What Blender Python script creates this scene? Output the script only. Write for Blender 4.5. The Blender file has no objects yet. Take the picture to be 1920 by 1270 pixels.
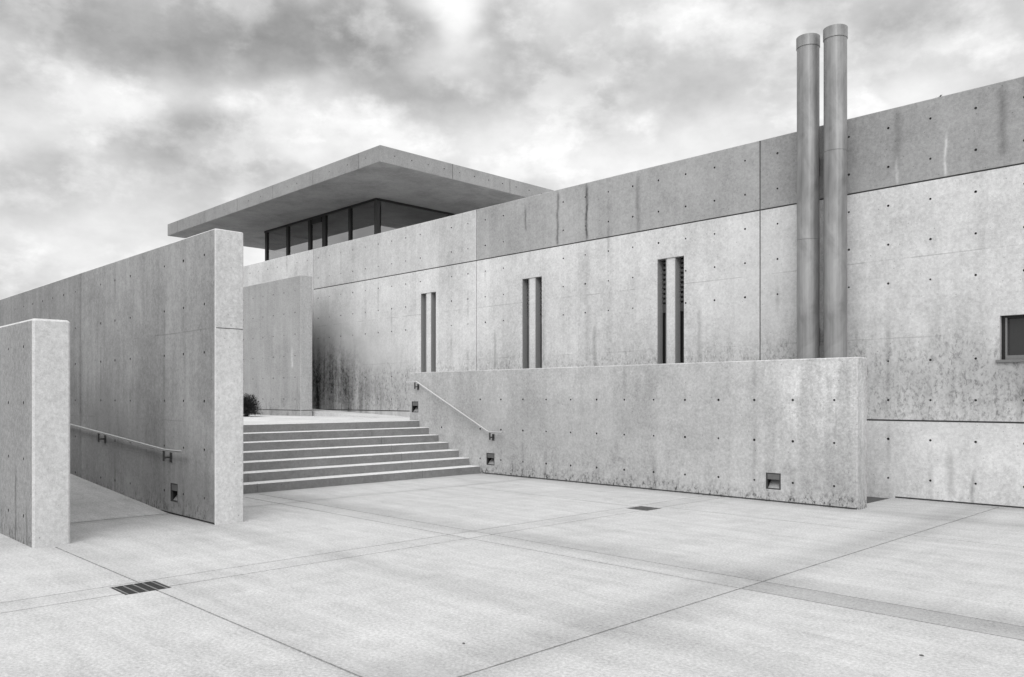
import bpy, bmesh, math, random
from mathutils import Vector, Matrix
R = math.radians
C = bpy.context.scene.collection
SC = bpy.context.scene

# ------------------------------------------------------------------ camera
cam = bpy.data.cameras.new('camera'); co = bpy.data.objects.new('camera', cam); C.objects.link(co)
co.location = (0, 0, 1.55); co.rotation_euler = (R(90), 0, math.atan2(.71282, .70134))
cam.sensor_width = 36; cam.lens = 28.871; cam.shift_y = (746 - 635) / 1920
cam.clip_start = .05; cam.clip_end = 3000
SC.camera = co

# ------------------------------------------------------------------ exposure, sun, sky
SC.view_settings.view_transform = 'Standard'; SC.view_settings.look = 'None'
SC.view_settings.exposure = .2; SC.view_settings.gamma = 1
SUN_EL, SUN_AZ = 42, (.62, -.78)            # horizontal direction towards the sun
_h = math.hypot(*SUN_AZ); SX, SY = SUN_AZ[0]/_h*math.cos(R(SUN_EL)), SUN_AZ[1]/_h*math.cos(R(SUN_EL)); SZ = math.sin(R(SUN_EL))
sl = bpy.data.lights.new('sun', 'SUN'); sl.energy = 1.0; sl.angle = R(30); sl.color = (1, 1, 1)
so = bpy.data.objects.new('sun', sl); C.objects.link(so); so.location = (20, -20, 30)
so.rotation_euler = Vector((SX, SY, SZ)).to_track_quat('Z', 'Y').to_euler()

def N(nt, t, **kw):
    n = nt.nodes.new(t)
    for k, v in kw.items():
        if k == 'inp':
            for a, b in v.items(): n.inputs[a].default_value = b
        else: setattr(n, k, v)
    return n
class G:
    """small helper for chains of math nodes"""
    def __init__(s, nt): s.nt = nt
    def m(s, op, a, b=None, c=None, clamp=False):
        n = s.nt.nodes.new('ShaderNodeMath'); n.operation = op; n.use_clamp = clamp
        for i, v in enumerate((a, b, c)):
            if v is None: continue
            if hasattr(v, 'is_output'): s.nt.links.new(v, n.inputs[i])
            else: n.inputs[i].default_value = v
        return n.outputs[0]
    def add(s, a, b): return s.m('ADD', a, b)
    def mul(s, a, b): return s.m('MULTIPLY', a, b)
    def sub(s, a, b): return s.m('SUBTRACT', a, b)
    def ss(s, v, lo, hi):                       # smoothstep, falling if lo > hi
        n = s.nt.nodes.new('ShaderNodeMapRange'); n.interpolation_type = 'SMOOTHSTEP'
        s.nt.links.new(v, n.inputs['Value'])
        if lo <= hi: a = (lo, hi, 0, 1)
        else: a = (hi, lo, 1, 0)
        for k, x in zip(('From Min', 'From Max', 'To Min', 'To Max'), a): n.inputs[k].default_value = x
        return n.outputs[0]
    def noise(s, vec, scale, detail=4, rough=.55, dist=0., map=None):
        if map is not None:
            mp = s.nt.nodes.new('ShaderNodeMapping'); s.nt.links.new(vec, mp.inputs['Vector'])
            mp.inputs['Scale'].default_value = map[0]; mp.inputs['Location'].default_value = map[1]; vec = mp.outputs[0]
        n = s.nt.nodes.new('ShaderNodeTexNoise'); s.nt.links.new(vec, n.inputs['Vector'])
        n.inputs['Scale'].default_value = scale; n.inputs['Detail'].default_value = detail
        n.inputs['Roughness'].default_value = rough; n.inputs['Distortion'].default_value = dist
        return n.outputs['Fac']
    def gauss(s, x, x0, w):
        d = s.mul(s.sub(x, x0), 1/w); return s.m('POWER', 2.718, s.mul(s.mul(d, d), -1))
    def xyz(s, v):
        n = s.nt.nodes.new('ShaderNodeSeparateXYZ'); s.nt.links.new(v, n.inputs[0]); return n.outputs

W = bpy.data.worlds.new('World'); SC.world = W; W.use_nodes = True
nt = W.node_tree; nt.nodes.clear(); g = G(nt)
tc = N(nt, 'ShaderNodeTexCoord'); D = tc.outputs['Generated']
sky = N(nt, 'ShaderNodeTexSky', sky_type='NISHITA', sun_disc=False, sun_elevation=R(SUN_EL), sun_rotation=math.atan2(SX, SY))
bw = N(nt, 'ShaderNodeRGBToBW'); nt.links.new(sky.outputs[0], bw.inputs[0])
dx, dy, dz = g.xyz(D)
az = g.m('ARCTAN2', g.mul(dx, -1), dy)                      # azimuth, degrees/57 left of +Y
el = g.m('ARCSINE', g.m('MAXIMUM', dz, -.2))
def azel(u, v):                                             # where a cloud of the photo stands in the sky
    a = math.atan2(.71282, .70134) - math.atan((u-960)/1539.8)
    e = math.atan((746-v)/math.hypot(1539.8, u-960)); return a, e
# domain-warped clouds: broad masses plus billows
cx = N(nt, 'ShaderNodeCombineXYZ'); nt.links.new(az, cx.inputs[0]); nt.links.new(g.mul(el, 1.5), cx.inputs[1])
cv = cx.outputs[0]
w1 = g.sub(g.noise(cv, 5, 3, .5, map=((1, 1, 1), (3.1, 1.7, 0))), .5)
w2 = g.sub(g.noise(cv, 5, 3, .5, map=((1, 1, 1), (7.3, 4.2, 0))), .5)
azw = g.add(az, g.mul(w1, .20)); elw = g.add(el, g.mul(w2, .13))
cw = N(nt, 'ShaderNodeCombineXYZ'); nt.links.new(azw, cw.inputs[0]); nt.links.new(g.mul(elw, 1.5), cw.inputs[1])
n1 = g.noise(cv, 5.0, 8, .55, 0, map=((1, 1, 1), (.35, 2.2, 0)))
n2 = g.noise(cv, 15, 10, .6, 0, map=((1, 1, 1), (5.35, 1.2, 0)))
puff = g.noise(cv, 7, 12, .58, 0, map=((1, 1, 1), (1.35, 6.2, 0)))
puff2 = g.noise(cv, 18, 10, .62, 0, map=((1, 1, 1), (9.3, 3.4, 0)))
k1 = g.mul(g.ss(puff, .46, .60), g.add(.7, g.mul(puff2, .6))); k2 = g.ss(puff2, .50, .62)
val = g.add(.59, g.add(g.mul(g.sub(n1, .5), .55), g.add(g.mul(g.sub(n2, .5), .26), g.add(g.mul(g.sub(k1, .45), .13), g.mul(g.mul(k2, k1), .05)))))
BLOBS = [  # u, v, half width, half height (photo pixels), amount
    (330, 70, 300, 75, -.15), (640, 120, 300, 80, -.15), (540, 20, 260, 50, -.05), (960, 130, 160, 70, -.13),
    (350, 275, 120, 55, -.20), (650, 220, 150, 35, -.05), (40, 340, 90, 40, -.12), (1330, 115, 130, 50, -.01),
    (1570, 60, 120, 50, -.04), (1000, 20, 70, 40, -.04), (1760, 60, 150, 80, -.04),
    (850, 50, 55, 60, .46), (500, 205, 150, 35, .22), (170, 190, 110, 50, .06), (250, 225, 60, 40, .12),
    (640, 250, 180, 45, .12), (230, 480, 140, 30, .18), (1130, 290, 260, 55, .27), (1780, 150, 90, 35, .12),
    (480, 500, 90, 60, .22), (60, 230, 110, 60, .12), (1700, 200, 200, 60, .10), (1200, 60, 200, 50, .06), (100, 430, 200, 60, .02)]
for u, v, su, sv, amp in BLOBS:
    a, e = azel(u, v)
    q = g.mul(g.gauss(azw, a, su/1540*1.25), g.gauss(elw, e, sv/1540*1.25))
    val = g.add(val, g.mul(q, amp))
val = g.add(.60, g.mul(g.sub(val, .58), 1.02))
val = g.m('MINIMUM', g.m('MAXIMUM', val, .15), 1.0)
up = g.ss(dz, .34, .95)                                     # thin bright overcast overhead (CIE-like)
sd = g.add(g.add(g.mul(dx, SX), g.mul(dy, SY)), g.mul(dz, SZ))
glow = g.m('POWER', g.m('MAXIMUM', sd, 0), 3)
tot = g.add(val, g.add(g.mul(up, .55), g.mul(glow, .75)))
col = g.add(g.mul(tot, 10.0), g.mul(bw.outputs[0], .05))
bg = N(nt, 'ShaderNodeBackground', inp={'Strength': .10}); nt.links.new(col, bg.inputs['Color'])
wo = N(nt, 'ShaderNodeOutputWorld'); nt.links.new(bg.outputs[0], wo.inputs[0])

# ------------------------------------------------------------------ materials
def new_mat(name):
    m = bpy.data.materials.new(name); m.use_nodes = True
    return m, m.node_tree, m.node_tree.nodes['Principled BSDF'], G(m.node_tree)
def grey(nt, v, bsdf):
    c = N(nt, 'ShaderNodeCombineColor')
    for i in range(3): nt.links.new(v, c.inputs[i])
    nt.links.new(c.outputs[0], bsdf.inputs['Base Color'])

def concrete(name, base, mottle=.3, fine=.35, grain=.35, streak=.25, grime=None, streaks=(), patches=(), seed=0., top=None, fin=None, rough=.85, boards=0., drips=None, pours=()):
    """fair-faced concrete; coordinates in metres from the object's origin"""
    m, nt, b, g = new_mat(name)
    tc = N(nt, 'ShaderNodeTexCoord'); P = tc.outputs['Object']; x, y, z = g.xyz(P)
    L = (seed*3.7, seed*1.9, seed*5.3)
    nA = g.sub(g.noise(P, .9, 5, .6, .3, map=((1, 1, 1), L)), .5)
    nB = g.sub(g.noise(P, 7, 6, .65, map=((1, 1, 1), L)), .5)
    nC = g.sub(g.noise(P, 26, 5, .8, map=((1, 1, 1), L)), .5)
    nD = g.sub(g.noise(P, 150, 2, .6), .5)
    st = g.sub(g.noise(P, 1, 5, .65, .1, map=((5, 5, .35), L)), .5)
    f = g.add(1, g.add(g.add(g.mul(nA, mottle*2.1), g.mul(nB, fine*1.35)), g.add(g.mul(nC, grain*4.2), g.add(g.mul(nD, grain*1.5), g.mul(st, streak)))))
    if boards:                                   # faint tone change from one form board to the next
        wn = N(nt, 'ShaderNodeTexWhiteNoise', noise_dimensions='1D')
        nt.links.new(g.m('FLOOR', g.mul(g.add(x, seed*.31), 1/.92)), wn.inputs['W'])
        f = g.add(f, g.mul(g.sub(wn.outputs['Value'], .5), boards))
    v = g.mul(f, base)
    for (x0, x1, z0, z1, amt) in patches:        # cast panels of another tone: x0..x1, z0..z1
        k = g.mul(g.mul(g.m('GREATER_THAN', x, x0), g.m('LESS_THAN', x, x1)), g.mul(g.m('GREATER_THAN', z, z0), g.m('LESS_THAN', z, z1)))
        v = g.mul(v, g.add(1, g.mul(k, amt-1)))
    for (xs, zs, wx, wz, amt) in (fin or ()):    # algae stains, tone shifts and painted shade (x, z, half sizes, amount), broken up by runs
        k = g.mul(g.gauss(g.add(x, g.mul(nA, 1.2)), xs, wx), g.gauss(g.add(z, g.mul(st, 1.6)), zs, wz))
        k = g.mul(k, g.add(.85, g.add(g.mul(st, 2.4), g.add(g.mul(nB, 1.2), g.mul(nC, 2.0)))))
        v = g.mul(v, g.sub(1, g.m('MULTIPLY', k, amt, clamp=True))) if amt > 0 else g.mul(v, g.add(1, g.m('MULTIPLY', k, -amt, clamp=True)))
    if grime:                                    # speckled algae creeping up from the foot
        for (z0, z1, amt, sc, cut) in [(q+(-9,))[:5] for q in grime]:
            sp = g.ss(g.noise(P, sc, 6, .72, .4, map=((1, 1, .6), L)), .47, .66)
            h = g.ss(g.add(z, g.add(g.mul(nA, .9*(z1-z0)), g.mul(st, 1.2*(z1-z0)))), z1, z0)
            if cut > -9: h = g.mul(h, g.m('GREATER_THAN', z, cut))
            v = g.mul(v, g.sub(1, g.mul(g.mul(h, sp), amt)))
    for (x0, w, za, zb, amt) in streaks:         # single rain runs; positive = dark, negative = lime bloom
        wob = g.mul(g.sub(g.noise(P, 3, 3, .6, map=((0, 0, 1), (x0, 0, 0))), .5), .12)
        k = g.mul(g.gauss(g.add(x, wob), x0, w), g.mul(g.ss(z, za-.06, za+.06), g.ss(z, zb+.12, zb-.12)))
        k = g.mul(k, g.add(.7, g.mul(g.add(nB, st), 1.6)))
        if amt > 0: v = g.mul(v, g.sub(1, g.m('MULTIPLY', k, amt, clamp=True)))
        else: v = g.add(v, g.m('MULTIPLY', k, -amt, clamp=True))
    if drips:                                    # faint rust and damp runs under the tie-hole columns
        x0, sp_, amt = drips
        fx = g.mul(g.sub(x, x0), 1/sp_); cell = g.m('ROUND', fx); dxx = g.mul(g.sub(fx, cell), sp_)
        cc = N(nt, 'ShaderNodeCombineXYZ'); nt.links.new(g.mul(cell, 7.31), cc.inputs[0]); nt.links.new(g.mul(z, .75), cc.inputs[1])
        gate = g.ss(g.noise(cc.outputs[0], 1.0, 3, .6), .50, .72)
        wob = g.mul(g.sub(g.noise(P, 4, 3, .6), .5), .05)
        v = g.mul(v, g.sub(1, g.mul(g.mul(g.gauss(g.add(dxx, wob), 0, .035), gate), g.mul(amt, g.add(.8, g.mul(nB, 2.5))))))
    for (zz, amt) in pours:                      # cold joints between lifts of concrete
        k = g.gauss(g.add(z, g.mul(nA, .03)), zz, .007); v = g.mul(v, g.sub(1, g.m('MULTIPLY', k, g.mul(amt, g.ss(g.noise(P, 1.3, 3, .6, map=((1, 1, .2), (2, zz, 0))), .42, .6)), clamp=True)))
    # pinholes
    vo = N(nt, 'ShaderNodeTexVoronoi'); nt.links.new(P, vo.inputs['Vector']); vo.inputs['Scale'].default_value = 9
    v = g.mul(v, g.sub(1, g.mul(g.ss(vo.outputs['Distance'], .085, .05), .45)))
    v = g.m('MINIMUM', g.m('MAXIMUM', v, .015), .82)
    grey(nt, v, b)
    b.inputs['Roughness'].default_value = rough; b.inputs['Specular IOR Level'].default_value = .25
    bp = N(nt, 'ShaderNodeBump', inp={'Strength': .35, 'Distance': .012})
    nt.links.new(g.add(g.mul(nC, .7), g.add(g.mul(nB, .8), g.mul(nD, .35))), bp.inputs['Height'])
    nt.links.new(bp.outputs[0], b.inputs['Normal'])
    return m

def plain(name, v, rough=.6, metal=0., nscale=20, namt=.15, spec=.4, stretch=(1, 1, 1), bump=0.):
    m, nt, b, g = new_mat(name)
    P = N(nt, 'ShaderNodeTexCoord').outputs['Object']
    n = g.sub(g.noise(P, nscale, 5, .6, map=(stretch, (0, 0, 0))), .5)
    grey(nt, g.mul(g.add(1, g.mul(n, namt*2)), v), b)
    b.inputs['Roughness'].default_value = rough; b.inputs['Metallic'].default_value = metal; b.inputs['Specular IOR Level'].default_value = spec
    if bump:
        bp = N(nt, 'ShaderNodeBump', inp={'Strength': bump, 'Distance': .004}); nt.links.new(n, bp.inputs['Height']); nt.links.new(bp.outputs[0], b.inputs['Normal'])
    return m

M = {}
random.seed(3)
YM, YL, YW, YB = 13.12, 11.342, 4.429, 2.415
ux = lambda X: X                                 # walls share the world's x as their own
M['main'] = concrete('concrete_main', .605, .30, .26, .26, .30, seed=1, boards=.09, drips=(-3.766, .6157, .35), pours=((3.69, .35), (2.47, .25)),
    grime=[(2.1, 2.75, .45, 22, 1.2), (1.2, 3.2, .24, 13, 1.2), (.0, .9, .14, 18)],
    patches=[(-14.54, -7.172, 4.82, 7, .60), (-7.172, 9, 4.82, 7, .52), (-7.172, 9, 1.2, 4.82, .96), (-7.172, 9, -1, 1.2, 1.04), (-21.9, -14.54, 4.82, 7, .87)],
    fin=[(-21.6, 2.0, 2.8, 1.6, .88), (-18.6, 1.7, 1.9, .8, .30), (-4.2, 1.9, 1.8, .6, .22), (-3.0, 1.9, .5, .45, .35), (-7.0, 3.6, .8, 1.6, .10)],  # first two blooms: algae mixed with painted shade beside the landing wall
    streaks=[(-11.93, .035, 4.85, 5.95, .7), (-11.12, .035, 4.84, 5.98, .9), (-9.79, .05, 4.84, 5.9, .45), (-4.86, .06, 5.1, 5.95, .45), (-3.42, .06, 5.0, 5.95, .45),
             (-4.86, .022, 4.83, 5.25, -.24), (-4.17, .02, 4.83, 5.42, -.24), (-12.9, .03, 5.3, 5.8, .5), (-11.1, .07, 2.3, 4.7, .22), (-12.35, .04, 2.3, 3.9, .3),
             (-10.9, .05, 2.2, 3.0, .4), (-13.9, .04, 2.2, 3.1, .35), (-8.4, .05, 2.2, 3.2, .3), (-3.8, .03, .0, .45, .5), (-4.1, .06, .1, .7, .3)])
M['low'] = concrete('concrete_low_wall', .43, .36, .34, .30, .40, seed=2, drips=(-5.061, .6165, .3), pours=((1.18, -.10),), fin=[(-5.1, 1.7, .75, .7, -.26), (-9.0, 1.2, 2.0, .5, .10), (-12.2, 1.0, 1.2, .7, .10)], grime=[(.04, .25, .92, 24), (.1, .9, .22, 14)], boards=.04,
    streaks=[(-5.6, .25, 1.6, 2.1, -.10), (-5.05, .10, 1.1, 2.1, -.10), (-5.04, .02, .95, 1.45, .35)])
M['left'] = concrete('concrete_left_wall', .295, .40, .34, .26, .64, seed=3, drips=(-9.952, .6215, .4), pours=((2.40, .3), (1.25, .2)), fin=[(-12.6, .95, 2.2, .45, .16), (-10.6, .35, 1.0, .35, .22), (-13.6, 1.5, .7, .35, .15)], grime=[(-.02, .36, .8, 20), (.2, 1.7, .12, 11)], boards=.08,
    patches=[(-30, -14.63, -1, 9, .86)])
M['block'] = concrete('concrete_block', .27, .2, .2, .34, .30, seed=4, grime=[(-.05, .4, .75, 18)], boards=.08,
    streaks=[(-10.15, .03, -.1, .75, .6), (-9.72, .03, -.1, .4, .5)])
M['pier'] = concrete('concrete_pier', .35, .24, .2, .28, .50, seed=5, grime=[(1.0, 2.0, .35, 6)], boards=.06,
    streaks=[(-20.75, .05, 2.4, 2.95, -.18), (-21.7, .12, 2.0, 3.6, -.05)])
M['roof'] = concrete('concrete_roof', .29, .3, .26, .24, .3, seed=6)
M['soffit'] = concrete('concrete_soffit', .28, .5, .35, .18, .0, seed=7)
M['slot_pier'] = concrete('concrete_slot_pier', .60, .3, .2, .2, .2, seed=13)
M['pier_end_lit'] = concrete('concrete_pier_end_lit', .39, .2, .2, .3, .3, seed=11)  # paler than the pier front: light on the end face put into colour
M['end'] = concrete('concrete_wall_end_lit', .53, .3, .16, .26, .34, seed=8)  # lighter wall concrete: brighter light on ends and tops put into the colour
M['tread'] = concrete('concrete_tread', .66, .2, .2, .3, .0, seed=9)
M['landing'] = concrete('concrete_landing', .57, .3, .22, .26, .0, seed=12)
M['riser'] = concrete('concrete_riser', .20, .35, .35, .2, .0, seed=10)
M['groove'] = plain('joint_shadow_gap', .10, .95)
M['hole'] = plain('tie_hole_mortar', .04, .95)
M['pave_joint'] = plain('paving_joint_filler', .045, .95, namt=.4)
M['steel'] = plain('brushed_steel', .72, .30, 1, 60, .10, stretch=(1, 1, 1))
M['dark_steel'] = plain('dark_painted_steel', .06, .5, .3, 30, .2)
M['fixture'] = plain('fixture_grey', .16, .45, .4, 40, .2)
M['reflector'] = plain('fixture_reflector', .35, .4, .2, 40, .2)
M['black'] = plain('black_cavity', .012, .8)
M['grate'] = plain('cast_iron_grate', .055, .6, .4, 60, .4, bump=.4)
M['grate_rim'] = plain('worn_grate_bar', .30, .5, .5, 60, .3)
M['frame'] = plain('dark_mullion', .018, .45, .2, 30, .3)
M['frame_light'] = plain('aluminium_frame', .22, .4, .6, 30, .2)
M['lining'] = plain('grey_steel_lining', .33, .6, .2, 30, .25)
M['interior'] = plain('dark_interior', .05, .9)
M['ceiling'] = plain('dark_ceiling', .06, .8)
M['blind'] = plain('louvre_blind', .10, .5, .3)
M['pane_dark'] = plain('tinted_pane', .03, .08, 0, 5, .1, spec=.5)
M['soil'] = plain('dark_gravel', .09, .95, 0, 90, .7, bump=1.)
M['leaf'] = plain('dark_leaf', .045, .55, 0, 9, .5)
M['twig'] = plain('dry_twig', .09, .8)

# galvanised flue: vertical rolling marks and weathered blotches
m, nt, b, g = new_mat('weathered_flue_steel')
P = N(nt, 'ShaderNodeTexCoord').outputs['Object']; x, y, z = g.xyz(P)
v = g.add(.30, g.add(g.mul(g.sub(g.noise(P, 1, 5, .6, map=((26, 26, .5), (0, 0, 0))), .5), .22), g.mul(g.sub(g.noise(P, 3, 5, .6, .5, map=((1, 1, .5), (0, 0, 0))), .5), .42)))
v = g.add(v, -.02)
grey(nt, v, b); b.inputs['Roughness'].default_value = .5; b.inputs['Metallic'].default_value = .45; M['flue'] = m

# glass: clear, reflecting more at a flat angle
m = bpy.data.materials.new('window_glass'); m.use_nodes = True; nt = m.node_tree; nt.nodes.clear()
tr = N(nt, 'ShaderNodeBsdfTransparent', inp={'Color': (.46, .46, .46, 1)}); gl = N(nt, 'ShaderNodeBsdfGlossy', inp={'Roughness': .01, 'Color': (.85, .85, .85, 1)})
fr = N(nt, 'ShaderNodeFresnel', inp={'IOR': 1.5}); mx = N(nt, 'ShaderNodeMixShader'); out = N(nt, 'ShaderNodeOutputMaterial')
ad = N(nt, 'ShaderNodeMath', operation='ADD', use_clamp=True, inp={1: .36}); nt.links.new(fr.outputs[0], ad.inputs[0]); nt.links.new(ad.outputs[0], mx.inputs[0]); nt.links.new(tr.outputs[0], mx.inputs[1]); nt.links.new(gl.outputs[0], mx.inputs[2]); nt.links.new(mx.outputs[0], out.inputs[0])
M['glass'] = m

# paving: broom-finished slabs, each with its own tone
m, nt, b, g = new_mat('concrete_paving')
P = N(nt, 'ShaderNodeTexCoord').outputs['Object']; x, y, z = g.xyz(P)
nA = g.sub(g.noise(P, .55, 5, .6, .4), .5); nB = g.sub(g.noise(P, 5, 6, .65), .5); nC = g.sub(g.noise(P, 42, 5, .8), .5); nD = g.sub(g.noise(P, 190, 2, .6), .5)
sw = g.sub(g.noise(P, 1, 5, .62, .5, map=((1.1, 5.5, 1), (0, 0, 0))), .5)            # sweeping marks
sw2 = g.sub(g.noise(P, 1, 4, .6, .6, map=((4.5, .9, 1), (4, 2, 0))), .5)
f = g.add(1, g.add(g.add(g.mul(nA, .32), g.mul(nB, .26)), g.add(g.add(g.mul(nC, 1.75), g.mul(nD, .6)), g.add(g.mul(sw, .50), g.mul(sw2, .26)))))
def band(c, a, bb): return g.mul(g.m('GREATER_THAN', c, a), g.m('LESS_THAN', c, bb))
f = g.mul(f, g.sub(1, g.mul(g.mul(band(y, 6.01, 6.37), g.m('GREATER_THAN', x, -3.45)), .20)))   # darker stretch of the gutter band
f = g.mul(f, g.add(1, g.mul(g.mul(band(y, 6.01, 6.37), band(x, -7.12, -6.8)), .10)))            # paler crossing stone
f = g.mul(f, g.sub(1, g.mul(g.mul(g.m('GREATER_THAN', x, -3.45), g.m('LESS_THAN', y, 6.01)), .02)))
def dirt_shade(c, c0, w, amt):                                                                      # contact shade painted along joints and wall feet, mixed with washed grime
    global f
    k = g.ss(g.m('ABSOLUTE', g.add(g.sub(c, c0), g.mul(nA, w*.9))), w, 0)
    f = g.mul(f, g.sub(1, g.mul(g.mul(k, g.add(.6, g.mul(nB, 1.2))), amt)))
dirt_shade(y, 6.46, .55, .34); dirt_shade(x, -3.60, .50, .30); dirt_shade(y, 11.35, .50, .26); dirt_shade(x, -3.35, .25, .05); dirt_shade(x, -12.4, .45, .16); dirt_shade(y, 5.96, .16, .10); dirt_shade(y, 13.1, .5, .22); dirt_shade(x, -10.95, .22, .16); dirt_shade(x, -6.96, .32, .08); dirt_shade(y, 2.6, .14, .12); dirt_shade(y, 4.40, .35, .20); dirt_shade(y, 2.80, .3, .16)
spk = g.ss(g.noise(P, 120, 2, .5), .70, .76); f = g.mul(f, g.sub(1, g.mul(spk, .35)))
v = g.m('MINIMUM', g.mul(f, .465), .8); grey(nt, v, b)
b.inputs['Roughness'].default_value = .85; b.inputs['Specular IOR Level'].default_value = .25
bp = N(nt, 'ShaderNodeBump', inp={'Strength': .3, 'Distance': .008}); nt.links.new(g.add(g.mul(nC, 1), g.add(g.mul(nB, .8), g.mul(nD, .5))), bp.inputs['Height']); nt.links.new(bp.outputs[0], b.inputs['Normal'])
M['pave'] = m

# ------------------------------------------------------------------ mesh helpers
class MB:
    def __init__(s): s.v = []; s.f = []; s.mi = []
    def vert(s, p): s.v.append(tuple(p)); return len(s.v)-1
    def face(s, pts, mi=0): s.f.append([s.vert(p) for p in pts]); s.mi.append(mi)
    def box(s, x0, x1, y0, y1, z0, z1, mi=0, skip=''):
        p = [(x, y, z) for z in (z0, z1) for y in (y0, y1) for x in (x0, x1)]
        F = {'b': (0, 2, 3, 1), 't': (4, 5, 7, 6), 'f': (0, 1, 5, 4), 'k': (2, 6, 7, 3), 'l': (0, 4, 6, 2), 'r': (1, 3, 7, 5)}
        for k, q in F.items():
            if k not in skip: s.face([p[i] for i in q], mi)
    def cbox(s, x0, x1, y0, y1, z0, z1, c=.004, mi=0):
        """box with chamfered edges"""
        bm = bmesh.new(); bmesh.ops.create_cube(bm, size=1)
        for v in bm.verts: v.co = Vector(((x0+x1)/2+v.co.x*(x1-x0), (y0+y1)/2+v.co.y*(y1-y0), (z0+z1)/2+v.co.z*(z1-z0)))
        bmesh.ops.bevel(bm, geom=bm.edges[:], offset=c, segments=1, affect='EDGES')
        for f in bm.faces: s.face([v.co for v in f.verts], mi)
        bm.free()
    def tube(s, pts, r, n=12, mi=0, caps=True):
        rings = []
        P = [Vector(p) for p in pts]
        for i, p in enumerate(P):
            t = (P[min(i+1, len(P)-1)]-P[max(i-1, 0)]).normalized()
            a = t.cross(Vector((0, 0, 1)))
            if a.length < 1e-3: a = Vector((1, 0, 0))
            a.normalize(); bb = t.cross(a)
            rr = r[i] if isinstance(r, (list, tuple)) else r
            rings.append([s.vert(p+(a*math.cos(k*2*math.pi/n)+bb*math.sin(k*2*math.pi/n))*rr) for k in range(n)])
        for A, B in zip(rings, rings[1:]):
            for k in range(n): s.f.append([A[k], A[(k+1) % n], B[(k+1) % n], B[k]]); s.mi.append(mi)
        if caps: s.f.append(rings[0][::-1]); s.mi.append(mi); s.f.append(rings[-1]); s.mi.append(mi)
    def lathe(s, prof, n=40, mi=0, c=(0, 0)):
        rings = [[s.vert((c[0]+r*math.cos(k*2*math.pi/n), c[1]+r*math.sin(k*2*math.pi/n), z)) for k in range(n)] for r, z in prof]
        for A, B in zip(rings, rings[1:]):
            for k in range(n): s.f.append([A[k], A[(k+1) % n], B[(k+1) % n], B[k]]); s.mi.append(mi)
    def build(s, name, mats, parent=None, loc=(0, 0, 0), smooth=False):
        me = bpy.data.meshes.new(name); me.from_pydata(s.v, [], s.f)
        for mm in (mats if isinstance(mats, (list, tuple)) else [mats]): me.materials.append(mm)
        me.polygons.foreach_set('material_index', s.mi)
        bm = bmesh.new(); bm.from_mesh(me); bmesh.ops.remove_doubles(bm, verts=bm.verts, dist=1e-5); bm.normal_update(); bm.to_mesh(me); bm.free()
        if smooth:
            for p in me.polygons: p.use_smooth = True
            try: me.set_sharp_from_angle(angle=R(35))
            except Exception: pass
        o = bpy.data.objects.new(name, me); C.objects.link(o); o.location = loc
        if parent is not None: o.parent = parent
        return o
def tag(o, label=None, cat=None, group=None, kind=None):
    if label: o['label'] = label
    if cat: o['category'] = cat
    if group: o['group'] = group
    if kind: o['kind'] = kind
    return o
def thing(name, label, cat, loc=(0, 0, 0), group=None):
    o = bpy.data.objects.new(name, None); C.objects.link(o); o.location = loc; o.empty_display_size = .2
    return tag(o, label, cat, group)
def copy_tree(o, parent=None):
    c = o.copy(); C.objects.link(c)
    if parent is not None: c.parent = parent
    for ch in o.children: copy_tree(ch, c)
    return c

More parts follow.
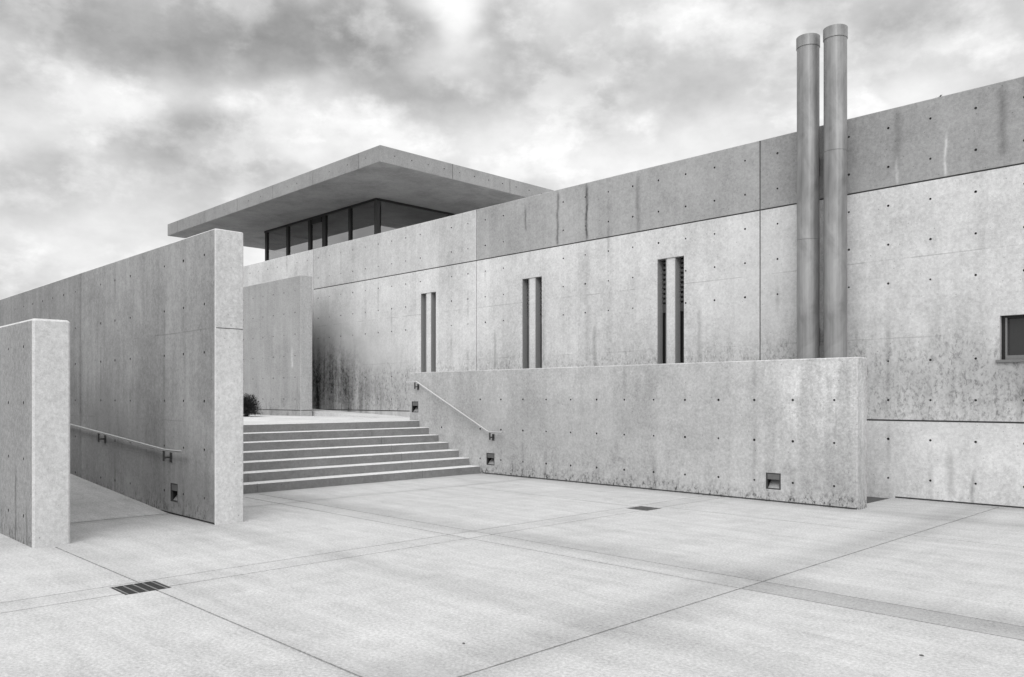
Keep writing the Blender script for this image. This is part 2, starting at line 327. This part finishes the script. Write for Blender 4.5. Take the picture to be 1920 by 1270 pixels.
def grid_face(mb, U, V, to, holes=(), vj=(), hj=(), openings=(), t=.3, jw=.012, jd=.018, r=.0225, mi=(0, 1, 2), clip=None):
    """a flat concrete face U=(u0,u1) x V=(v0,v1); recessed tie holes, joints, through openings; to(u,v,depth)->xyz.
    holes on grid [(u,v)], vj vertical joints at u, hj horizontal joints at (v,u0,u1), openings (u0,u1,v0,v1,depth)"""
    holes = [h for h in holes if U[0]+.05 < h[0] < U[1]-.05 and V[0]+.05 < h[1] < V[1]-.05
             and not any(o[0]-r*1.3 < h[0] < o[1]+r*1.3 and o[2]-r*1.3 < h[1] < o[3]+r*1.3 for o in openings)
             and not any(abs(h[0]-q) < .05 for q in vj)]
    us, vs = set(U), set(V)
    for a, bb in holes: us |= {a-r, a+r}; vs |= {bb-r, bb+r}
    for a in vj: us |= {a-jw/2, a+jw/2}
    for (a, p, q) in hj: vs |= {a-jw/2, a+jw/2}; us |= {max(p, U[0]), min(q, U[1])}
    for o in openings: us |= {o[0], o[1]}; vs |= {o[2], o[3]}
    def clean(s, lim):
        s = sorted(round(q, 5) for q in s if lim[0]-1e-6 <= q <= lim[1]+1e-6); out = [s[0]]
        for q in s[1:]:
            if q-out[-1] > 2e-4: out.append(q)
        return out
    us, vs = clean(us, U), clean(vs, V)
    hs = {(round(a, 3), round(bb, 3)) for a, bb in holes}
    nu, nv = len(us)-1, len(vs)-1
    dep = [[0.]*nv for _ in range(nu)]
    for i in range(nu):
        uc = (us[i]+us[i+1])/2
        for j in range(nv):
            vc = (vs[j]+vs[j+1])/2; d = 0.
            for o in openings:
                if o[0] < uc < o[1] and o[2] < vc < o[3]: d = -o[4]
            if d == 0:
                if any(abs(uc-q) < jw/2 for q in vj) or any(abs(vc-q[0]) < jw/2 and q[1] < uc < q[2] for q in hj): d = jd
                elif (round(uc, 3), round(vc, 3)) in hs and abs(us[i+1]-us[i]-2*r) < 1e-3: d = 'H'
            dep[i][j] = d
    fd = lambda d: 0. if d == 'H' else abs(d)
    for i in range(nu):
        for j in range(nv):
            a, bb, c, e = us[i], us[i+1], vs[j], vs[j+1]; d = dep[i][j]
            if d == 'H':
                rr = r*random.uniform(.66, .94); uc, vc = (a+bb)/2+random.uniform(-.05, .05)*r, (c+e)/2+random.uniform(-.05, .05)*r; hd_ = random.choice((.010, .018, .024, .024))
                K = 12; cor = [(bb, c), (bb, e), (a, e), (a, c)]
                P = [(uc+rr*math.cos(R(-45+k*30)), vc+rr*math.sin(R(-45+k*30))) for k in range(K)]
                for s_ in range(4):
                    A, B = cor[s_], cor[(s_+1) % 4]; q = [P[(s_*3+k) % K] for k in range(4)]
                    mb.face([to(*A, 0), to(*B, 0)] + [to(*p, 0) for p in q[::-1]], mi[0])
                Q = [(uc+(p[0]-uc)*.8, vc+(p[1]-vc)*.8) for p in P]
                for k in range(K):
                    k2 = (k+1) % K; mb.face([to(*P[k], 0), to(*P[k2], 0), to(*Q[k2], hd_), to(*Q[k], hd_)], mi[2])
                mb.face([to(*q, hd_) for q in Q], mi[2])
            elif not (isinstance(d, float) and d < 0):
                mb.face([to(a, c, d), to(bb, c, d), to(bb, e, d), to(a, e, d)], mi[1] if d > 0 else mi[0])
            if i+1 < nu and abs(fd(dep[i+1][j])-fd(d)) > 1e-6:
                d2 = dep[i+1][j]; mb.face([to(bb, c, fd(d)), to(bb, e, fd(d)), to(bb, e, fd(d2)), to(bb, c, fd(d2))], mi[0])
            if j+1 < nv and abs(fd(dep[i][j+1])-fd(d)) > 1e-6:
                d2 = dep[i][j+1]; mb.face([to(a, e, fd(d)), to(bb, e, fd(d)), to(bb, e, fd(d2)), to(a, e, fd(d2))], mi[0])

def slab_wall(x0, x1, y0, t, z0, z1, c=.010, front={}, end={}, emi=0, topmi=0):
    """free-standing wall: detailed front (-y) and +x end, chamfered arrises; coordinates are the world's"""
    mb = MB(); y1 = y0+t; zt = z1-c
    grid_face(mb, (x0, x1-c), (z0, zt), lambda u, v, d: (u, y0+d, v), **front)
    mb.face([(x1-c, y0, z0), (x1, y0+c, z0), (x1, y0+c, zt), (x1-c, y0, zt)], emi)
    kw = dict(end); grid_face(mb, (y0+c, y1-c), (z0, zt), lambda u, v, d: (x1-d, u, v), mi=(emi, 1, 2), **kw)
    mb.face([(x1, y1-c, z0), (x1-c, y1, z0), (x1-c, y1, zt), (x1, y1-c, zt)], emi)
    mb.face([(x1-c, y1, z0), (x0, y1, z0), (x0, y1, zt), (x1-c, y1, zt)], 0)
    mb.face([(x0, y1, z0), (x0, y0, z0), (x0, y0, zt), (x0, y1, zt)], 0)
    mb.face([(x0, y0, zt), (x1-c, y0, zt), (x1-c*1.5, y0+c, z1), (x0, y0+c, z1)], topmi)
    mb.face([(x1-c, y0, zt), (x1, y0+c, zt), (x1-c, y0+c*1.5, z1), (x1-c*1.5, y0+c, z1)], topmi)
    mb.face([(x1, y0+c, zt), (x1, y1-c, zt), (x1-c, y1-c*1.5, z1), (x1-c, y0+c*1.5, z1)], topmi)
    mb.face([(x1, y1-c, zt), (x1-c, y1, zt), (x1-c*1.5, y1-c, z1), (x1-c, y1-c*1.5, z1)], topmi)
    mb.face([(x1-c, y1, zt), (x0, y1, zt), (x0, y1-c, z1), (x1-c*1.5, y1-c, z1)], topmi)
    mb.face([(x0, y0+c, z1), (x1-c*1.5, y0+c, z1), (x1-c, y0+c*1.5, z1), (x1-c, y1-c*1.5, z1), (x1-c*1.5, y1-c, z1), (x0, y1-c, z1)], topmi)
    return mb
ZH = [.305+.604*k for k in range(10)]

# ------------------------------------------------------------------ ground, paving, ramp, landing
mb = MB(); mb.face([(-400, -400, -.35), (400, -400, -.35), (400, 400, -.35), (-400, 400, -.35)])
tag(mb.build('ground', M['soil']), kind='structure')
mb = MB()
dr = .365; D1 = (-7.09, 2.36); D2 = (-7.09, 9.21)
grid_face(mb, (-40, 24), (-24, YM-.002), lambda u, v, d: (u, v, -d), vj=[-10.95, -7.13, -6.79, -3.455, .2, 3.9, 7.5],
    hj=[(6.01, -12.3, 24), (6.37, -12.3, 24), (2.60, -9.4, 24), (9.72, -6.7, 24), (-1.05, -40, 24), (9.46, -10.95, -7.1)],
    openings=[(D1[0], D1[0]+dr, D1[1], D1[1]+dr, .06), (D2[0], D2[0]+dr, D2[1], D2[1]+dr, .06), (-14.8, -4.93, YL+.34, YM-.002, .05)], jw=.017, jd=.014, mi=(0, 1, 1))
tag(mb.build('pavement', [M['pave'], M['pave_joint']]), kind='structure')
mb = MB(); mb.box(-14.8, -4.93, YL+.34, YM-.002, -.30, -.012); tag(mb.build('gravel_bed', M['soil']), kind='structure')
# ramp between the two left walls, rising away from the court
mb = MB(); y0, y1 = YB+.37, YW-.001
xs = [-11.05, -14.6, -18.2, -22, -30]; zs = [.004, .228, .453, .69, .70]
for a, bb, c, e in zip(xs, xs[1:], zs, zs[1:]): mb.face([(bb, y0, e), (a, y0, c), (a, y1, c), (bb, y1, e)])
tag(mb.build('ramp', M['pave']), kind='structure')
# upper landing
mb = MB(); mb.box(-40, -14.47-.001, 4.80, YM-.002, -.1, 1.045-.004, skip='b')
mb.face([(-17.0, 12.2, 1.0415), (-17.0, YM-.003, 1.0415), (-22.5, YM-.003, 1.24), (-22.5, 12.2, 1.24)])
mb.face([(-17.0, 12.2, 1.0415), (-22.5, 12.2, 1.24), (-22.5, 12.2, 1.0415)])
mb.face([(-22.5, 12.2, 1.24), (-22.5, YM-.003, 1.24), (-34, YM-.003, 1.245), (-34, 12.2, 1.245)])
tag(mb.build('upper_landing', M['landing']), kind='structure')

# ------------------------------------------------------------------ steps
st = thing('steps', 'flight of seven wide concrete steps with dark risers and pale treads', 'steps', (-13.5, 8.1, 0))
rise, run = .1493, .335
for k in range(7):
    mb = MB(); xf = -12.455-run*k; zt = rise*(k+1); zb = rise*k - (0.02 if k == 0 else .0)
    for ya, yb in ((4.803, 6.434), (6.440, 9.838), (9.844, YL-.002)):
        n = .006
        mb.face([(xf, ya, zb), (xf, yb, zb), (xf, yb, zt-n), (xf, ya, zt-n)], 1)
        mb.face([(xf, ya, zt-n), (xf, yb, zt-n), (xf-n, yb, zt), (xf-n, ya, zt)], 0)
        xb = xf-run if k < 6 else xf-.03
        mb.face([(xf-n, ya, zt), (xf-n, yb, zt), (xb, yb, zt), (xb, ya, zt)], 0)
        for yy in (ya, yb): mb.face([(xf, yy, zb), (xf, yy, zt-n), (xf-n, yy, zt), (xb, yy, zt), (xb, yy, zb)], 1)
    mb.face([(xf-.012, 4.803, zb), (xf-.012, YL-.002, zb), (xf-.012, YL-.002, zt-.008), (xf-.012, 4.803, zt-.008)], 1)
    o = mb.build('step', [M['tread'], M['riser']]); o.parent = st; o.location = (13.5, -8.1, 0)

# ------------------------------------------------------------------ main building
XH = [-3.766-.6157*k for k in range(-8, 45)]
bd = thing('concrete_building', 'long fair-faced concrete wall of the main building with three slit windows and tie holes', 'building', (-10, YM, 0))
off = (10, -YM, 0)
WIN = [-16.669, -13.004, -9.333]
ops = []
for w in WIN: ops += [(w, w+.605, 1.62, 4.22, .40)]
RW = (-3.456, -1.05, 2.06, 2.715, .28); ops.append(RW)
hol = [(x, z) for x in XH for z in ZH]
mb = MB(); X0, X1, ZT = -44., 9., 6.035; c = .01
grid_face(mb, (X0, X1), (-.1, ZT-c), lambda u, v, d: (u, YM+d, v), holes=hol, vj=[-21.89, -14.54, -7.172, .195, 7.56],
          hj=[(4.82, -21.89, X1), (1.2, X0, X1), (.014, -4.9, X1)], openings=ops, jw=.025, jd=.025)
mb.face([(X0, YM, ZT-c), (X1, YM, ZT-c), (X1, YM+c, ZT), (X0, YM+c, ZT)]); mb.face([(X0, YM+c, ZT), (X1, YM+c, ZT), (X1, YM+.4, ZT), (X0, YM+.4, ZT)])
mb.face([(X0, YM+.4, ZT), (X1, YM+.4, ZT), (X1, YM+.4, 5.6), (X0, YM+.4, 5.6)])
mb.face([(X1, YM, -.1), (X1, YM+.4, -.1), (X1, YM+.4, ZT), (X1, YM, ZT-c)]); mb.face([(X0, YM, -.1), (X0, YM+.4, -.1), (X0, YM+.4, ZT), (X0, YM, ZT-c)])
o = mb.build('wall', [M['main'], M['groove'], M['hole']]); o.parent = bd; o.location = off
mb = MB(); mb.box(X0, X1, YM+.4, YM+26, 5.35, 5.6); mb.box(X0, X1, YM+25.7, YM+26, -.1, 5.35); mb.box(X1-.3, X1, YM+.4, YM+25.7, -.1, 5.35); mb.box(X0, X0+.3, YM+.4, YM+25.7, -.1, 5.35)
o = mb.build('terrace_roof', M['tread']); o.parent = bd; o.location = off
proto = None
for w in WIN:
    if proto is None:
        proto = bpy.data.objects.new('slit_window', None); C.objects.link(proto); proto.parent = bd
        mb = MB(); mb.box(.199, .401, .022, .40, 1.62, 4.2195); mb.build('centre_pier', M['slot_pier'], proto)
        for q in (0, .4045):
            mb = MB(); mb.box(q, q+.2, .20, .206, 1.62, 4.22); mb.build('pane', M['pane_dark'], proto)
            mb = MB(); mb.box(q, q+.2, .165, .199, 3.20, 3.36)
            for k in range(9): mb.box(q, q+.2, .150+.0, .195, 3.40+k*.092, 3.445+k*.092)
            mb.build('louvre', M['blind'], proto)
            mb = MB(); mb.box(q+.0005, q+.004, .004, .199, 1.62, 4.219); mb.box(q+.194, q+.1975, .004, .199, 1.62, 4.219); mb.box(q+.0041, q+.1939, .004, .149, 4.212, 4.219)
            mb.build('reveal_lining', M['lining'], proto)
            mb = MB(); mb.box(q+.001, q+.022, .17, .199, 1.62, 3.2); mb.box(q+.178, q+.199, .17, .199, 1.62, 3.2); mb.build('frame', M['frame'], proto)
        pw = proto
    else: pw = copy_tree(proto, bd)
    pw.location = (w+10, 0, 0)
# small window at the right
sw_ = bpy.data.objects.new('small_window', None); C.objects.link(sw_); sw_.parent = bd; sw_.location = (10, 0, 0)
a, bb, c0, c1, _ = RW
mb = MB(); mb.box(a+.03, bb-.03, .13, .14, c0+.06, c1-.02); mb.build('pane', M['pane_dark'], sw_)
mb = MB()
mb.box(a+.002, a+.05, .085, .17, c0+.03, c1-.002, 1); mb.box(a+.05, a+.075, .075, .129, c0+.09, c1-.03, 0); mb.box(a+.052, bb-.052, .07, .128, c0+.035, c0+.09, 0)
mb.box(a+.05, bb-.05, .085, .17, c1-.04, c1-.002, 1); mb.box(bb-.05, bb-.002, .085, .17, c0+.03, c1-.002, 1)
mb.build('frame', [M['frame_light'], M['frame']], sw_)
mb = MB(); mb.cbox(a-.045, bb+.045, -.035, .16, c0-.012, c0+.028, .004); mb.build('sill', M['frame_light'], sw_)
mb = MB(); mb.box(a-.05, bb+.05, .27, .5, c0-.1, c1+.1); mb.build('lining', M['interior'], sw_)

# ------------------------------------------------------------------ pavilion with the cantilevered roof
pv = thing('roof_pavilion', 'glazed rooftop pavilion under a broad flat cantilevered concrete roof', 'pavilion', (-26, 18, 5.6))
po = (26, -18, -5.6)
rx0, rx1, ry0, ry1, rz0, rz1 = -34.15, -19.2, 13.648, 27.5, 8.235, 8.715
mb = MB(); c = .012; F = lambda y: (lambda u, v, d: (u, y+d, v))
zh = [(rz0+rz1)/2]
grid_face(mb, (rx0, rx1-c), (rz0+c, rz1-c), lambda u, v, d: (u, ry0+d, v), holes=[(x, zh[0]) for x in (-19.9, -20.85, -21.85, -23.78, -24.4, -26.2, -27.1, -29.0)], vj=[-20.27, -22.8, -25.39, -27.94, -30.6, -33.16], jw=.022, jd=.015)
grid_face(mb, (ry0+c, ry1), (rz0+c, rz1-c), lambda u, v, d: (rx1-d, u, v), holes=[(14.16+.615*k, zh[0]+.02) for k in range(14)], vj=[16.343, 18.80, 21.26, 23.7], jw=.022, jd=.015)
mb.face([(rx1-c, ry0, rz0+c), (rx1, ry0+c, rz0+c), (rx1, ry0+c, rz1-c), (rx1-c, ry0, rz1-c)])
for za, zb in ((rz0+c, rz0), (rz1-c, rz1)):
    mb.face([(rx0, ry0, za), (rx1-c, ry0, za), (rx1-c*1.5, ry0+c, zb), (rx0, ry0+c, zb)])
    mb.face([(rx1, ry0+c, za), (rx1, ry1, za), (rx1-c, ry1, zb), (rx1-c, ry0+c*1.5, zb)])
    mb.face([(rx1-c, ry0, za), (rx1, ry0+c, za), (rx1-c, ry0+c*1.5, zb), (rx1-c*1.5, ry0+c, zb)])
mb.face([(rx0, ry0, rz0+c), (rx0, ry1, rz0+c), (rx0, ry1, rz1-c), (rx0, ry0, rz1-c)]); mb.face([(rx0, ry1, rz0), (rx1, ry1, rz0), (rx1, ry1, rz1), (rx0, ry1, rz1)])
for zb, k in ((rz0, 3), (rz1, 0)):
    mb.face([(rx0, ry0+c, zb), (rx1-c*1.5, ry0+c, zb), (rx1-c, ry0+c*1.5, zb), (rx1-c, ry1, zb), (rx0, ry1, zb)], k)
o = mb.build('roof', [M['roof'], M['groove'], M['hole'], M['soffit']]); o.parent = pv; o.location = po
gx0, gx1, gy0, gy1, gz0 = -30.45, -22.76, 16.05, 25.5, 5.602
hd = .085
def pbox(name, mat, *a, parent=pv):
    mb = MB(); mb.cbox(*a, c=.004); o = mb.build(name, mat, parent); o.location = po; return o
pbox('head_rail', M['frame'], gx0, gx1, gy0-.03, gy0+.07, rz0-hd, rz0-.002)
pbox('head_rail', M['frame'], gx1-.07, gx1+.03, gy0+.072, gy1, rz0-hd, rz0-.002)
pbox('head_rail', M['frame'], gx0-.03, gx0+.07, gy0+.072, gy1, rz0-hd, rz0-.002)
for x, w in ((-30.32, .24), (-28.64, .24), (-27.02, .26), (-26.02, .34), (-24.36, .20)):
    pbox('mullion', M['frame'], x-w*.34, x+w*.34, gy0-.03, gy0+.05, gz0, rz0-hd-.002)
pbox('corner_post', M['dark_steel'], gx1-.09, gx1+.05, gy0-.05, gy0+.09, gz0, rz0-hd-.002)
for y in (19.45, 22.6): pbox('mullion', M['frame'], gx1-.06, gx1+.05, y-.06, y+.06, gz0, rz0-hd-.002)
for y in (20.0, 24.0): pbox('mullion', M['frame'], gx0-.05, gx0+.05, y-.06, y+.06, gz0, rz0-hd-.002)
pbox('door_frame', M['frame'], -26.86, -26.20, gy0-.03, gy0+.06, rz0-hd-.20, rz0-hd-.003)
px = [gx0+.1, -28.77, -27.16, -26.2, -24.47, gx1-.18]
for a, bb in zip(px, px[1:]):
    mb = MB(); mb.face([(a, gy0+.02, gz0), (bb, gy0+.02, gz0), (bb, gy0+.02, rz0-hd), (a, gy0+.02, rz0-hd)]); o = mb.build('pane', M['glass'], pv); o.location = po
for X in (gx1-.01, gx0+.02):
    ys = [gy0+.17, 19.4, 22.55, gy1] if X > -25 else [gy0+.12, 20.0, 24.0, gy1]
    for a, bb in zip(ys, ys[1:]):
        mb = MB(); mb.face([(X, a, gz0), (X, bb, gz0), (X, bb, rz0-hd), (X, a, rz0-hd)]); o = mb.build('pane', M['glass'], pv); o.location = po
mb = MB(); mb.box(-29.2, gx1-.3, 21.2, 21.4, gz0, rz0-.034); o = mb.build('inner_wall', M['interior'], pv); o.location = po
mb = MB(); mb.box(gx0+.10, gx1-.10, gy0+.10, gy1-.05, rz0-.03, rz0-.004); o = mb.build('ceiling', M['ceiling'], pv); o.location = po

# ------------------------------------------------------------------ free-standing walls
LX = [-5.061-.6165*k for k in range(0, 16)]
LIGHT = (.240, .245)
lows = [(-6.105, .185), (-12.272, .185), (-14.745, 1.222)]
mb = slab_wall(-14.82, -4.735, YL, .334, -.1, 2.115, .014,
    front=dict(holes=[(x, z) for x in LX for z in (.305, .912, 1.516) if not (x < -12.3 and z < (-x-12.4)*.45+.2)], hj=[(.014, -12.4, 99)], jw=.022, openings=[(x, x+LIGHT[0], z, z+LIGHT[1], .16) for x, z in lows]), end={}, emi=0)
tag(mb.build('low_wall', [M['low'], M['groove'], M['hole']]), 'long low concrete wall beside the steps in front of the main building', 'wall')
lw = [(-10.995, .172)]
LWX = [-9.952-.6215*k for k in range(0, 40)]
mb = slab_wall(-38, -9.65, YW, .371, -.1, 3.612, .012,
    front=dict(holes=[(x, z) for x in LWX for z in (.30, .902, 1.508, 2.114, 2.714, 3.322)], vj=[-14.63, -22.2], hj=[(.012, -11.4, 99)], openings=[(x, x+LIGHT[0], z, z+LIGHT[1], .16) for x, z in lw], jw=.026, jd=.03),
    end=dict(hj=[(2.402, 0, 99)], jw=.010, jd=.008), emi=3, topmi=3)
tag(mb.build('tall_wall', [M['left'], M['groove'], M['hole'], M['end']]), 'tall grey concrete wall at the left carrying the ramp handrail', 'wall')
BX = [-9.84-.609*k for k in range(0, 40)]
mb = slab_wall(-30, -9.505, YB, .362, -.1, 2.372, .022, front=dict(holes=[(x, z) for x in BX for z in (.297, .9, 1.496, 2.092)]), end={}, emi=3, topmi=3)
tag(mb.build('ramp_wall', [M['block'], M['groove'], M['hole'], M['end']]), 'shorter concrete wall with worn end face toned paler as if lit, nearest at far left edge', 'wall')
PX = [-20.6-.615*k for k in range(0, 20)]
mb = slab_wall(-36, -20.29, 11.765, .367, 1.03, 4.94, .012, front=dict(holes=[(x, z) for x in PX for z in ZH if z < 4.8], hj=[(1.2, -99, 99)], jw=.02), end=dict(hj=[(1.2, -99, 99)], jw=.02), emi=3)
tag(mb.build('landing_wall', [M['pier'], M['groove'], M['hole'], M['pier_end_lit']]), 'streaked concrete wall standing on the upper landing behind the steps', 'wall')

# ------------------------------------------------------------------ recessed step lights
def step_light():
    t = bpy.data.objects.new('step_light', None); C.objects.link(t)
    w, h = LIGHT; k = .022
    mb = MB(); mb.box(.001, k, .004, .03, .001, h-.001); mb.box(w-k, w-.001, .004, .03, .001, h-.001); mb.box(k, w-k, .004, .03, h-.016, h-.001); mb.box(k, w-k, .004, .03, .001, .014)
    mb.build('frame', M['dark_steel'], t)
    mb = MB(); mb.box(k, w-k, .008, .05, h*.60, h-.017); mb.build('cover_plate', M['fixture'], t)
    mb = MB(); mb.face([(k, .03, .016), (w-k, .03, .016), (w-k, .145, h*.62), (k, .145, h*.62)]); mb.build('reflector', M['reflector'], t)
    mb = MB(); mb.box(.002, w-.002, .150, .157, .002, h-.002); mb.box(.002, .012, .032, .149, .002, h-.002); mb.box(w-.012, w-.002, .032, .149, .002, h-.002); mb.build('housing', M['black'], t)
    return t
sl0 = step_light(); first = True
spec = [(lows[0], YL, 'recessed square step light low in the low wall near its right end'),
        (lows[1], YL, 'recessed step light in the low wall beside the bottom step, under the handrail foot'),
        (lows[2], YL, 'recessed step light in the low wall beside the topmost step'),
        (lw[0], YW, 'recessed step light at the foot of the tall left wall below the ramp handrail')]
for (p, y, lab) in spec:
    o = sl0 if first else copy_tree(sl0); first = False
    o.location = (p[0], y, p[1]); tag(o, lab, 'step light', 'step lights set into the walls')

# ------------------------------------------------------------------ handrails
def handrail(pts, y, brk, label):
    t = thing('handrail', label, 'handrail', pts[0])
    o0 = Vector(pts[0]); loc = lambda p: tuple(Vector(p)-o0)
    P = []
    V = [Vector(p) for p in pts]
    P.append(V[0])
    for a, b_, c_ in zip(V, V[1:], V[2:]):
        P += [b_+(a-b_).normalized()*.03, b_+((a-b_).normalized()+(c_-b_).normalized())*.006, b_+(c_-b_).normalized()*.03]
    P.append(V[-1])
    mb = MB(); mb.tube([loc(p) for p in P], .0175, 14); mb.build('rail', M['steel'], t, smooth=True)
    for (x, z) in brk:
        mb = MB(); ry = pts[0][1]
        mb.box(x-.012, x+.012, ry-.010, ry+.010, z-.155, z-.012); mb.box(x-.012, x+.012, ry+.0102, y-.012, z-.120, z-.098); mb.cbox(x-.032, x+.032, y-.011, y-.001, z-.175, z-.045, .002)
        ob = mb.build('bracket', M['dark_steel'], t); ob.location = tuple(-o0)
    return t
yr = YL-.10
handrail([(-14.80, yr, 1.905), (-14.44, yr, 1.905), (-12.10, yr, .862), (-11.69, yr, .862)], YL, [(-14.50, 1.9), (-12.06, .862)], 'steel handrail sloping down the low wall beside the steps')
yr = YW-.10
handrail([(-22.3, yr, 1.57), (-10.92, yr, .862), (-10.36, yr, .862)], YW, [(-10.96, .868), (-13.47, 1.022), (-15.98, 1.177), (-18.5, 1.334)], 'steel handrail along the ramp on the tall left wall')

# ------------------------------------------------------------------ flues
def flue(cx_, label, seam, brackets):
    t = thing('flue_pipe', label, 'flue pipe', (cx_, 12.80, 0), 'pair of flue pipes')
    n = 48; mb = MB(); r = .1745
    mb.lathe([(r, .001), (r, seam-.004), (r-.005, seam+.001), (r-.005, seam+.007), (r, seam+.011), (r, 7.235)], n); mb.build('pipe', M['flue'], t, smooth=True)
    mb = MB(); mb.lathe([(r+.001, 7.228), (r+.010, 7.228), (r+.010, 7.40), (r+.002, 7.408), (r-.012, 7.408), (r-.012, 7.1)], n)
    mb.build('cap', M['flue'], t, smooth=True)
    for z in brackets:
        mb = MB(); mb.box(-.05, .05, r-.01, YM-12.80-.002, z, z+.30); mb.build('bracket', M['dark_steel'], t)
flue(-6.143, 'grey round metal flue pipe, left one of the pair, standing a little lower in view', 4.10, [2.4, 5.2])
flue(-5.692, 'grey round metal flue pipe, right one of the pair, with a ring seam halfway up', 5.44, [2.4, 5.2])

# ------------------------------------------------------------------ drains
def drain():
    t = bpy.data.objects.new('drain_grate', None); C.objects.link(t)
    mb = MB(); w = dr
    mb.box(.001, w-.001, .001, .014, -.04, -.003); mb.box(.001, w-.001, w-.014, w-.001, -.04, -.003)
    mb.box(.001, .010, .0141, w-.0141, -.04, -.003); mb.box(w-.010, w-.001, .0141, w-.0141, -.04, -.003)
    mb.build('rim', M['grate'], t)
    mb = MB()
    for k in range(24): x = .016+k*(w-.032)/23; mb.box(x-.004, x+.004, .0141, w-.0141, -.035, -.006)
    mb.build('bars', M['grate'], t)
    mb = MB()
    for k in range(5): y = .03+k*(w-.06)/4; mb.box(.0102, w-.0102, y-.0045, y+.0045, -.02, -.002)
    mb.build('crossbars', M['grate_rim'], t)
    mb = MB(); mb.box(.001, w-.001, .001, w-.001, -.059, -.05); mb.build('pan', M['black'], t)
    return t
d = drain(); d.location = (D1[0], D1[1], 0); tag(d, 'square dark iron drain grate in the paving near the left foreground, crossed by a joint', 'drain', 'iron drain grates in the paving')
d = copy_tree(d); d.location = (D2[0], D2[1], 0); tag(d, 'square dark iron drain grate in the paving in front of the low wall', 'drain', 'iron drain grates in the paving')

# ------------------------------------------------------------------ plants and litter
random.seed(5)
def blade(mb, base, d, L, w, droop=.3, mi=0):
    d = Vector(d).normalized(); s = d.cross(Vector((0, 0, 1)))
    if s.length < 1e-3: s = Vector((1, 0, 0))
    s.normalize(); p = Vector(base); prev = None
    for k in range(4):
        f = k/3; q = p+d*L*f+Vector((0, 0, -droop*L*f*f)); ww = w*(1-f)**.7+.001
        cur = (q-s*ww, q+s*ww)
        if prev: mb.face([prev[0], prev[1], cur[1], cur[0]], mi)
        prev = cur
pl = thing('shrub', 'dark spiky rounded shrub on the upper landing beside the tall wall', 'shrub', (-20.85, 10.45, 1.03))
mb = MB()
for i in range(60):
    a = random.uniform(0, 6.28); e = random.uniform(.1, 1.4); L = random.uniform(.2, .5)
    d_ = Vector((math.cos(a)*math.cos(e), math.sin(a)*math.cos(e), math.sin(e)))
    mb.tube([(0, 0, 0), d_*L*.5+Vector((0, 0, .04)), d_*L+Vector((0, 0, .02))], [.008, .006, .003], 5)
mb.build('stems', M['twig'], pl)
mb = MB()
for i in range(4200):
    a = random.uniform(0, 6.28); e = math.asin(random.uniform(-.15, 1)); rr = random.uniform(.16, .40)*(1+.12*math.sin(3*a))
    d_ = Vector((math.cos(a)*math.cos(e), math.sin(a)*math.cos(e), math.sin(e)))
    bpos = d_*rr*Vector((1, 1, 1.0)).x+Vector((0, 0, .12)); bpos.z = max(bpos.z*1.12, .015)
    blade(mb, bpos, d_+Vector((random.uniform(-.6, .6), random.uniform(-.6, .6), random.uniform(-.2, .6))), random.uniform(.05, .11), random.uniform(.006, .014), random.uniform(.1, .5))
mb.build('foliage', M['leaf'], pl)
tf = thing('weed_tuft', 'tiny weed sprouting from the top edge of the main wall right of the flues', 'weed', (-4.29, YM+.05, 6.035))
mb = MB()
for i in range(26):
    blade(mb, (random.uniform(-.05, .06), random.uniform(-.02, .03), -.01), (random.uniform(-1, 1), random.uniform(-.5, .5), random.uniform(.25, 1)), random.uniform(.05, .13), random.uniform(.005, .011), .5)
mb.build('leaves', M['leaf'], tf)
def stone(loc, s, label):
    bm = bmesh.new(); bmesh.ops.create_icosphere(bm, subdivisions=2, radius=s)
    for v in bm.verts: v.co = Vector((v.co.x*1.5, v.co.y, v.co.z*.55))*(1+random.uniform(-.15, .15))
    me = bpy.data.meshes.new('pebble'); bm.to_mesh(me); bm.free(); me.materials.append(M['twig'])
    o = bpy.data.objects.new('pebble', me); C.objects.link(o); o.location = loc; tag(o, label, 'pebble', 'dark specks lying on the paving')
stone((-3.90, 3.41, .004), .0075, 'small dark pebble on the paving below the middle of the picture')
stone((-1.79, 5.21, .004), .009, 'small dark pebble on the paving near the lower right corner')
